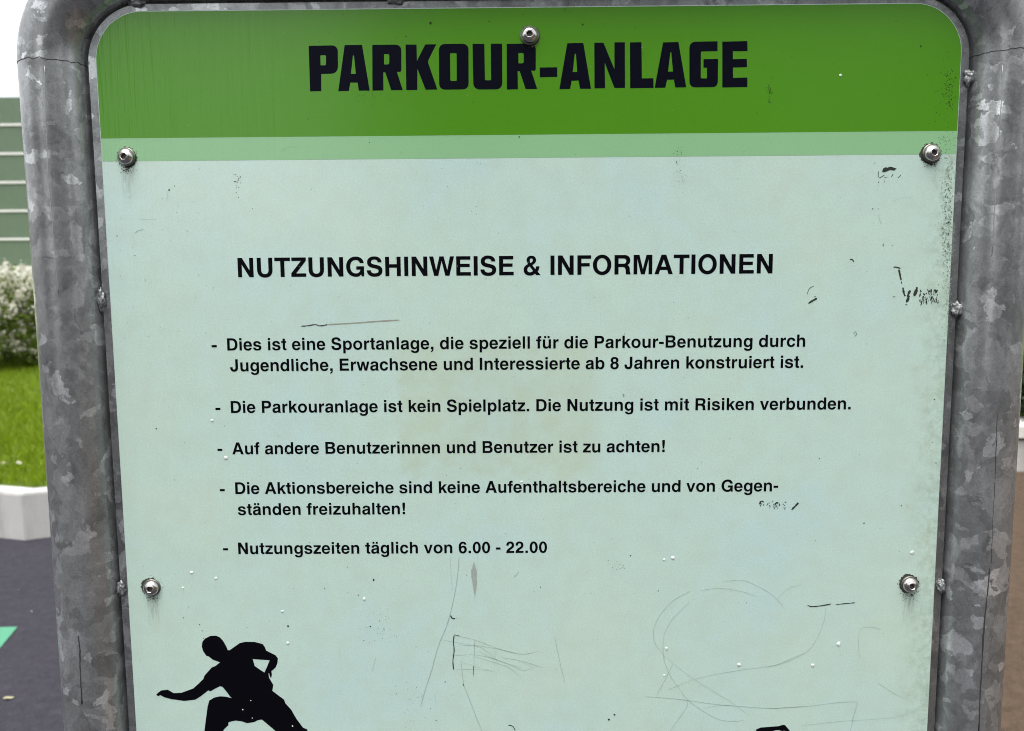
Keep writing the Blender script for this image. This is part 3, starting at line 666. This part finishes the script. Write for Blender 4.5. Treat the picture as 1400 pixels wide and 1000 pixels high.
# ================================================================== the setting
def ground_mat(name, c, var, agg, rough=.9):
    k = NM(name); v = k.coord(); g = k.n('TexVoronoi', Scale=agg); k.l(v, g.inputs['Vector'])
    sx = k.n('SeparateColor'); k.l(g.outputs['Color'], sx.inputs[0])
    f = k.noise(v, 1.3, 6, .6); h = k.noise(v, 22, 7, .7)
    col = k.mix(f, tuple(q*(1-var) for q in c), tuple(q*(1+var) for q in c))
    col = k.mix(.5, col, k.ramp(sx.outputs[0], [(0, .55), (1, 1.45)]), 'MULTIPLY')
    col = k.mix(.8, col, k.ramp(h, [(.3, .62), (.7, 1.35)]), 'MULTIPLY')
    k.set(color=col, rough=rough, spec=.2); k.bump(g.outputs['Distance'], .5, .004); return k.m
M['asphalt'] = ground_mat('dark_play_surface', (.037, .035, .045), .22, 260)
M['tan'] = ground_mat('tan_play_surface', (.080, .055, .037), .2, 240)
M['mint'] = mottled('mint_paint', (.07, .27, .16), .15, 30, .7, .3)
def conc():
    k = NM('pale_concrete'); v = k.coord(); f = k.noise(v, 3, 6, .6); s = k.noise(k.mapping(v, scale=(1, 1, .12)), 9, 5, .65); g = k.noise(v, 90, 5, .7)
    col = k.mix(f, (.44, .435, .415), (.56, .55, .53)); col = k.mix(k.ramp(s, [(.46, 0.), (.68, .6)]), col, (.25, .25, .235))
    col = k.mix(.4, col, k.ramp(g, [(.3, .75), (.7, 1.1)]), 'MULTIPLY'); k.set(color=col, rough=.85); k.bump(g, .3, .003); return k.m
M['conc'] = conc()
M['coping'] = mottled('concrete_coping', (.66, .645, .60), .12, 8, .8, .2, .002)
k = NM('lawn_soil'); v = k.coord(); f = k.noise(v, 2.2, 6, .6)
k.set(color=k.mix(f, (.07, .115, .008), (.12, .18, .012)), rough=.95); M['lawn'] = k.m

G = 400.
gs = mesh('ground', [(-G, -G, 0), (G, -G, 0), (G, G, 0), (-G, G, 0)], [(0, 1, 2, 3)], M['asphalt']); tag(gs, kind='structure')
mesh_t = mesh('play_surface', [(1.25, -6, .004), (14, -6, .004), (14, 6.6, .004), (1.25, 6.6, .004)], [(0, 1, 2, 3)], M['tan']); tag(mesh_t, kind='structure')
a = on_z(24, 857, .004); b = on_z(0, 886, .004); cc = on_z(-140, 862, .004); dd = on_z(-130, 1040, .004)
mk = mesh('painted_marking', [(a.x, a.y, .004), (cc.x, cc.y, .004), (dd.x, dd.y, .004), (b.x, b.y, .004)], [(0, 1, 2, 3)], M['mint']); tag(mk, kind='structure')

# concrete retaining wall along the lawn: polyline in plan
k0 = on_z(33.5, 739, 0); kl = on_z(0, 735.6, 0); kr = on_z(70, 734.4, 0)
dl, dr = (kl.y-k0.y)/(kl.x-k0.x), (kr.y-k0.y)/(kr.x-k0.x)
WL = [Vector((-12, 7.4)), Vector((-5.6, k0.y+dl*(-5.6-k0.x))), Vector((k0.x, k0.y)), Vector((-1.2, k0.y+dr*(-1.2-k0.x))), Vector((2.6, 5.75)), Vector((5.6, 5.55)), Vector((12, 5.9))]
WH = .30
def wall_y(x):
    for p, q in zip(WL, WL[1:]):
        if p.x <= x <= q.x: return p.y+(q.y-p.y)*(x-p.x)/(q.x-p.x)
    return WL[0].y if x < WL[0].x else WL[-1].y
def strip(pl, th, z0, z1, front=0., bev=0.):
    bm = bmesh.new(); n = len(pl); rows = []
    for i, p in enumerate(pl):
        t = (pl[min(i+1, n-1)]-pl[max(i-1, 0)]).normalized(); q = Vector((-t.y, t.x))
        f = p-q*front; bk = p+q*th
        rows.append([bm.verts.new((f.x, f.y, z0)), bm.verts.new((f.x, f.y, z1)), bm.verts.new((bk.x, bk.y, z1)), bm.verts.new((bk.x, bk.y, z0))])
    for r0, r1 in zip(rows, rows[1:]):
        for j in range(4): bm.faces.new((r0[j], r1[j], r1[(j+1) % 4], r0[(j+1) % 4]))
    bm.faces.new(rows[0]); bm.faces.new(rows[-1][::-1]); bmesh.ops.recalc_face_normals(bm, faces=bm.faces)
    if bev:
        es = [ed for ed in bm.edges if abs(ed.verts[0].co.z-z1) < 1e-5 and abs(ed.verts[1].co.z-z1) < 1e-5]
        bmesh.ops.bevel(bm, geom=es, offset=bev, segments=2, affect='EDGES')
    return bm
wl = empty('retaining_wall', (0, 0, 0), label='low pale concrete wall with an angled corner in front of the lawn, left of the sign', cat='wall')
from_bm('wall_body', strip(WL[:5], .16, -.05, WH-.002, 0, .008), M['conc'], wl)
# bench along the right end of the wall
bn = empty('concrete_bench', (0, 0, 0), label='long white concrete bench block with a slab top, right of the sign', cat='bench')
bp = [Vector((2.62, 5.74)), Vector((4.2, 5.64)), Vector((5.6, 5.54)), Vector((9.5, 5.75))]
from_bm('bench_base', strip(bp, .42, -.05, .265, 0, .006), M['conc'], bn)
from_bm('seat_slab', strip(bp, .42, .295, .40, .03, .012), M['coping'], bn)
from_bm('shadow_joint', strip(bp, .30, .262, .298, -.06), mottled('joint_filler', (.10, .085, .07), .2, 20, .9, .2), bn)  # recessed gap under the slab, its shade put into a dark brown colour

# lawn rising behind the wall
def lawn_z(x, y):
    d = y-wall_y(x)
    z = (WH-.015)+.115*min(max(d-.15, 0), 3.6)+.065*min(max(d-3.75, 0), 4.5)
    return z+.05*noise.noise(Vector((x*.5, y*.5, 0)))*min(1, max(d-.15, 0))
xs = [-60, -30, -12]+[-12+24*i/72 for i in range(1, 73)]+[30, 60]
ds = [.15, .3, .6, 1, 1.5, 2, 2.6, 3.2, 3.8, 4.5, 5.5, 6.5, 8, 11, 16, 60]
V, F = [], []
for x in xs:
    for d in ds: y = wall_y(x)+d; V.append((x, y, lawn_z(x, y)))
nd = len(ds)
for i in range(len(xs)-1):
    for j in range(nd-1): F.append((i*nd+j, (i+1)*nd+j, (i+1)*nd+j+1, i*nd+j+1))
ln = mesh('lawn', V, F, M['lawn'], smooth=True); tag(ln, kind='structure')

def leaf_mat(name, c, var=.35, trans=.25, rough=.55):
    k = NM(name); gi = k.n('NewGeometry'); v = k.coord(); f = k.noise(v, 2.5, 3)
    r = k.mix(gi.outputs['Random Per Island'], tuple(q*(1-var) for q in c), tuple(min(1, q*(1+var)) for q in c))
    r = k.mix(.5, r, k.mix(f, tuple(q*(1-var) for q in c), tuple(min(1, q*(1+var)) for q in c)))
    r = k.mix(.6, r, k.ramp(k.noise(v, 9, 4, .6), [(.3, .6), (.7, 1.25)]), 'MULTIPLY')
    k.set(color=r, rough=rough, spec=.22); k.b.inputs['Transmission Weight'].default_value = 0
    tr = k.n('BsdfTranslucent'); k.l(r, tr.inputs[0]); ms = k.n('MixShader', Fac=trans)
    k.l(k.b.outputs[0], ms.inputs[1]); k.l(tr.outputs[0], ms.inputs[2]); k.l(ms.outputs[0], k.t.nodes['Material Output'].inputs[0]); return k.m
M['grass'] = leaf_mat('grass_blades', (.19, .28, .006), .4, .3)
M['leaf'] = leaf_mat('shrub_leaf', (.105, .155, .018), .45, .3)
M['leafd'] = leaf_mat('dark_leaf', (.03, .062, .022), .5, .2, .4)
M['leafe'] = leaf_mat('evergreen_leaf', (.016, .036, .013), .6, .1, .35)
M['bloom'] = leaf_mat('white_blossom', (.72, .70, .60), .12, .3)
M['bark'] = mottled('bark', (.09, .07, .05), .3, 20, .9, .6, .01)

def quads(name, P, A, B, mat, parent=None):
    """many small leaf quads at once: centre P, half axes A, B (n x 3 arrays)"""
    n = len(P); co = np.stack([P-A, P+B*.55-A*.1, P+A, P-B*.55-A*.1], 1).reshape(-1, 3).astype(np.float32)
    me = bpy.data.meshes.new(name); me.vertices.add(4*n); me.vertices.foreach_set('co', co.ravel())
    me.loops.add(4*n); me.loops.foreach_set('vertex_index', np.arange(4*n, dtype=np.int32))
    me.polygons.add(n); me.polygons.foreach_set('loop_start', np.arange(0, 4*n, 4, dtype=np.int32)); me.polygons.foreach_set('loop_total', np.full(n, 4, dtype=np.int32))
    me.update(calc_edges=True); me.validate(); me.materials.append(mat)
    o = bpy.data.objects.new(name, me); COL.objects.link(o)
    if parent: o.parent = parent
    return o
rng = np.random.default_rng(3)
# grass
n = 200000; gx = rng.uniform(-7.5, 8.5, n); gd = .17+rng.beta(1.0, 1.7, n)*4.6
gy = np.array([wall_y(x) for x in gx])+gd; gz = np.array([lawn_z(x, y) for x, y in zip(gx, gy)])
hgt = rng.uniform(.018, .045, n); ang = rng.uniform(0, 2*np.pi, n); lean = rng.normal(0, .5, (n, 2))
A_ = np.stack([lean[:, 0]*hgt, lean[:, 1]*hgt, hgt], 1); B_ = np.stack([np.cos(ang), np.sin(ang), np.zeros(n)], 1)*.006
go = quads('lawn_grass', np.stack([gx, gy, gz+hgt*.8], 1), A_, B_, M['grass'])
tag(go, label='short bright green grass covering the rising lawn', cat='grass', kind='stuff')

def rand_unit(n):
    v = rng.normal(size=(n, 3)); return v/np.linalg.norm(v, axis=1)[:, None]
def bush(name, loc, rx, ry, h, nleaf, size, leaf, label, cat, group=None, nbloom=0):
    root = empty(name, loc, label=label, cat=cat, group=group)
    nb = 26; cen = np.stack([rng.uniform(-1, 1, nb)*rx*.72, rng.uniform(-1, 1, nb)*ry*.72, rng.uniform(.06, .85, nb)*h], 1)
    sz = rng.uniform(.22, .42, nb)*min(rx, h)
    which = rng.integers(0, nb, nleaf); d = rand_unit(nleaf); rad = rng.uniform(.45, 1.05, nleaf)**.6
    P = cen[which]+d*(sz[which]*rad)[:, None]; P[:, 2] = np.abs(P[:, 2])+.02
    N = rand_unit(nleaf)*.8+d; N /= np.linalg.norm(N, axis=1)[:, None]
    T = np.cross(N, rand_unit(nleaf)); T /= np.linalg.norm(T, axis=1)[:, None]; Bv = np.cross(N, T)
    s = size*rng.uniform(.6, 1.3, nleaf)[:, None]
    quads('leaves', P, T*s, Bv*s, leaf, root)
    if nbloom:
        k_ = 16; w2 = rng.integers(0, nb, nbloom); d2 = rand_unit(nbloom); d2[:, 2] = np.abs(d2[:, 2])*.8+d2[:, 2]*.2
        Pc = cen[w2]+d2*(sz[w2]*rng.uniform(.95, 1.12, nbloom))[:, None]; Pc = Pc[Pc[:, 2] > .05]
        PP = np.repeat(Pc, k_, 0)+rng.normal(0, .024, (len(Pc)*k_, 3)); m = len(PP)
        N = rand_unit(m); T = np.cross(N, rand_unit(m)); T /= np.linalg.norm(T, axis=1)[:, None]; Bv = np.cross(N, T); s = .019*rng.uniform(.7, 1.3, m)[:, None]
        quads('blossoms', PP, T*s, Bv*s*1.4, M['bloom'], root)
    V, F = [], []
    for i in range(8):
        e_ = cen[rng.integers(0, nb)]; b0 = Vector((rng.uniform(-.1, .1), rng.uniform(-.1, .1), -.05)); pts = [b0, b0.lerp(Vector(e_), .5)+Vector((0, 0, .05)), Vector(e_)]
        v2, f2 = sweep(pts, [.014, .010, .004], 5); k2 = len(V); V += v2; F += [tuple(q+k2 for q in f) for f in f2]
    mesh('branches', V, F, M['bark'], root)
    return root
def at(px, y): p = on_y(px, 500, y); return p.x
bx = at(22, 8.35); 
spots = [(bx-.35, 8.4, 1.0, .6, .98), (bx+1.25, 8.6, .85, .6, 1.0), (bx-2.2, 8.7, 1.0, .6, 1.1), (bx+3.2, 8.7, .9, .6, 1.05), (bx+5.4, 8.6, 1.0, .6, 1.1)]
bl = ['white flowering shrub on the lawn just left of the sign', 'white flowering shrub behind the sign, second from the left end', 'white flowering shrub at the far left of the lawn', 'white flowering shrub behind the middle of the sign', 'white flowering shrub behind the right half of the sign']
for i, (x, y, rx, ry, h) in enumerate(spots):
    bush('flowering_shrub', (x, y, lawn_z(x, y)), rx, ry, h, 7500, .028, M['leaf'], bl[i], 'shrub', 'white flowering shrubs on the lawn', 640)
dl = ['dark green shrub behind the white bench, right of the sign', 'dark green shrub farther right behind the bench']
for i, (x, y, rx, ry, h) in enumerate([(4.75, 6.32, 1.0, .55, 1.7), (6.7, 6.5, 1.1, .6, 1.8)]):
    bush('evergreen_shrub', (x, y, lawn_z(x, y)), rx, ry, h, 13000, .035, M['leafe'], dl[i], 'shrub', 'dark shrubs behind the bench')

# unseen trees added behind the viewer for reflections: they keep the low sky off the panel except for one gap
def tree(x, y, h, cr, label):
    root = empty('broadleaf_tree', (x, y, 0), label=label, cat='tree', group='trees facing the sign')
    nb = 40; nl = 9000
    cen = np.stack([rng.uniform(-.7, .7, nb)*cr, rng.uniform(-.6, .6, nb)*cr, rng.uniform(.12, .88, nb)*h], 1)
    sz = rng.uniform(.25, .5, nb)*cr; wh = rng.integers(0, nb, nl); d = rand_unit(nl)
    P = cen[wh]+d*(sz[wh]*rng.uniform(.3, 1.05, nl)**.5)[:, None]; P[:, 2] = np.abs(P[:, 2])+.1
    N = rand_unit(nl)*.8+d; N /= np.linalg.norm(N, axis=1)[:, None]
    T = np.cross(N, rand_unit(nl)); T /= np.linalg.norm(T, axis=1)[:, None]; s = .11*rng.uniform(.6, 1.3, nl)[:, None]
    quads('crown', P, T*s, np.cross(N, T)*s, M['leafd'], root)
    V, F = sweep([(0, 0, -.1), (.05, 0, h*.3), (-.05, .05, h*.6), (0, 0, h*.85)], [.16, .13, .09, .03], 10)
    for i in range(7):
        e_ = Vector(cen[i]); b0 = Vector((0, 0, e_.z*.6)); v2, f2 = sweep([b0, b0.lerp(e_, .5)+Vector((0, 0, .1)), e_], [.06, .04, .015], 6); k2 = len(V); V += v2; F += [tuple(q+k2 for q in f) for f in f2]
    mesh('trunk', V, F, M['bark'], root, smooth=True)
TL = ['tall dark tree opposite the sign, nearest the gap of sky', 'broad dark tree opposite the middle of the sign', 'narrow dark tree opposite the right edge of the sign', 'dark tree standing far right opposite the sign, past a second gap of sky', 'dark tree left of the gap of sky opposite the sign', 'dark tree farthest left opposite the sign']
for (x, y, h, cr), t_ in zip(((-.2, -9.2, 6.2, 2.0), (2.6, -9.6, 6.6, 2.0), (5.6, -9.0, 6.0, 1.5), (11.2, -8.2, 6.4, 2.2), (-8.0, -8.8, 6.0, 2.2), (-11.6, -8.0, 6.2, 2.4)), TL): tree(x, y, h, cr, t_)

# little daisies in the lawn
M['petal'] = mottled('daisy_petal', (.8, .8, .72), .05, 50, .7, .1); M['yolk'] = mottled('daisy_centre', (.6, .42, .03), .1, 50, .7, .1)
k = 0
for px, py in ((7, 650), (28, 661)):
    yy = 5.2
    for _ in range(30):
        p = on_y(px, py, yy); dz = p.z-lawn_z(p.x, p.y)-.035
        yy += .03 if dz > 0 else -.02
    V, F = [(0, 0, .006)], []
    for j in range(24): r_ = .020 if j % 2 else .012; V.append((r_*math.cos(j*math.pi/12), r_*math.sin(j*math.pi/12), .004))
    F = [(0, 1+j, 1+(j+1) % 24) for j in range(24)]
    d = empty('daisy', (p.x, p.y, lawn_z(p.x, p.y)+.03), label='tiny white daisy in the grass left of the sign', cat='flower', group='daisies in the lawn')
    d.rotation_euler = (.5, 0, random.uniform(0, 3))
    mesh('petals', V, F, M['petal'], d)
    bm = bmesh.new(); bmesh.ops.create_uvsphere(bm, u_segments=8, v_segments=6, radius=.006); 
    for v_ in bm.verts: v_.co.z = v_.co.z*.6+.006
    from_bm('flower_centre', bm, M['yolk'], d, True)
    V, F = sweep([(0, 0, .003), (.004, .002, -.03), (.003, .0, -.06)], .0015, 5); mesh('stem', V, F, M['grass'], d)

# dropped leaf on the dark surface
lf = on_z(12, 957, 0); V = []; F = []
for j in range(9):
    t = j/8; w_ = .011*math.sin(math.pi*min(1, t*1.02))**.8
    V += [(-.022+.044*t, -w_, .006+.004*math.sin(t*5)), (-.022+.044*t, 0, .004+.002*t), (-.022+.044*t, w_, .008+.004*math.cos(t*4))]
for j in range(8):
    for q in (0, 1): F.append((3*j+q, 3*j+3+q, 3*j+4+q, 3*j+1+q))
lo = mesh('fallen_leaf', V, F, mottled('dry_leaf', (.42, .40, .24), .2, 80, .7, .2), smooth=True); lo.location = (lf.x, lf.y, .004); lo.rotation_euler = (0, 0, .5); lo.scale = (.8, .8, .8)
tag(lo, label='small pale dry leaf lying on the dark play surface', cat='leaf')
# grit on the surface
V, F = [], []
for _ in range(90):
    x, y = rng.uniform(-5, 1.2), rng.uniform(.6, 4.6); r_ = rng.uniform(.002, .007)
    b = len(V); V += [(x+r_, y, .002), (x, y+r_, .001), (x-r_, y, .002), (x, y-r_*.8, .001), (x, y, r_*.9)]; F += [(b, b+1, b+4), (b+1, b+2, b+4), (b+2, b+3, b+4), (b+3, b, b+4)]
gr = mesh('grit', V, F, mottled('pale_grit', (.4, .39, .37), .3, 60, .9, .2)); tag(gr, label='scattered pale grit on the dark play surface', cat='grit', kind='stuff')

# noise barrier beyond the lawn
YB = 12.0
zt = on_y(15, 132.5, YB).z; zb = on_y(15, 366, YB).z; ph = (zt-zb)/6
def bar_mat():
    k = NM('green_barrier'); v = k.coord(); f = k.noise(k.mapping(v, scale=(1, 1, .3)), 5, 6, .65); g = k.noise(v, 60, 4)
    col = k.mix(f, (.095, .150, .092), (.150, .205, .135)); col = k.mix(.4, col, k.ramp(g, [(.3, .8), (.7, 1.15)]), 'MULTIPLY'); k.set(color=col, rough=.7); k.bump(g, .3, .01); return k.m
M['barrier'] = bar_mat()
M['rail'] = mottled('white_rail', (.74, .74, .70), .08, 10, .6, .1); M['post'] = mottled('barrier_post', (.30, .33, .31), .2, 10, .5, .2, .002, .4)
M['plinth'] = mottled('white_plinth', (.78, .76, .70), .08, 6, .8, .2)
nb = empty('noise_barrier', (0, YB, 0), label='green noise barrier of stacked boards with white joints beyond the lawn', cat='noise barrier')
X0, X1 = -26.0, 26.0
for r_ in range(6):
    bm = bmesh.new(); z0 = zb+r_*ph; box_bm(bm, (X0, -.06, z0+.02), (X1, .06, z0+ph-.02), .01); from_bm('barrier_board', bm, M['barrier'], nb)
    if r_ < 5:
        bm = bmesh.new(); box_bm(bm, (X0, -.075, z0+ph-.021), (X1, .05, z0+ph+.021), .006); from_bm('joint_rail', bm, M['rail'], nb)
for i in range(14):
    bm = bmesh.new(); x = -25.0+i*4-.2; box_bm(bm, (x-.08, -.11, .3), (x+.08, -.078, zt+.05)); box_bm(bm, (x-.02, -.079, .3), (x+.02, .1, zt+.04)); from_bm('barrier_post', bm, M['post'], nb)
bm = bmesh.new(); box_bm(bm, (X0, -.10, .3), (X1, .10, zb+.018), .01); from_bm('barrier_plinth', bm, M['plinth'], nb)
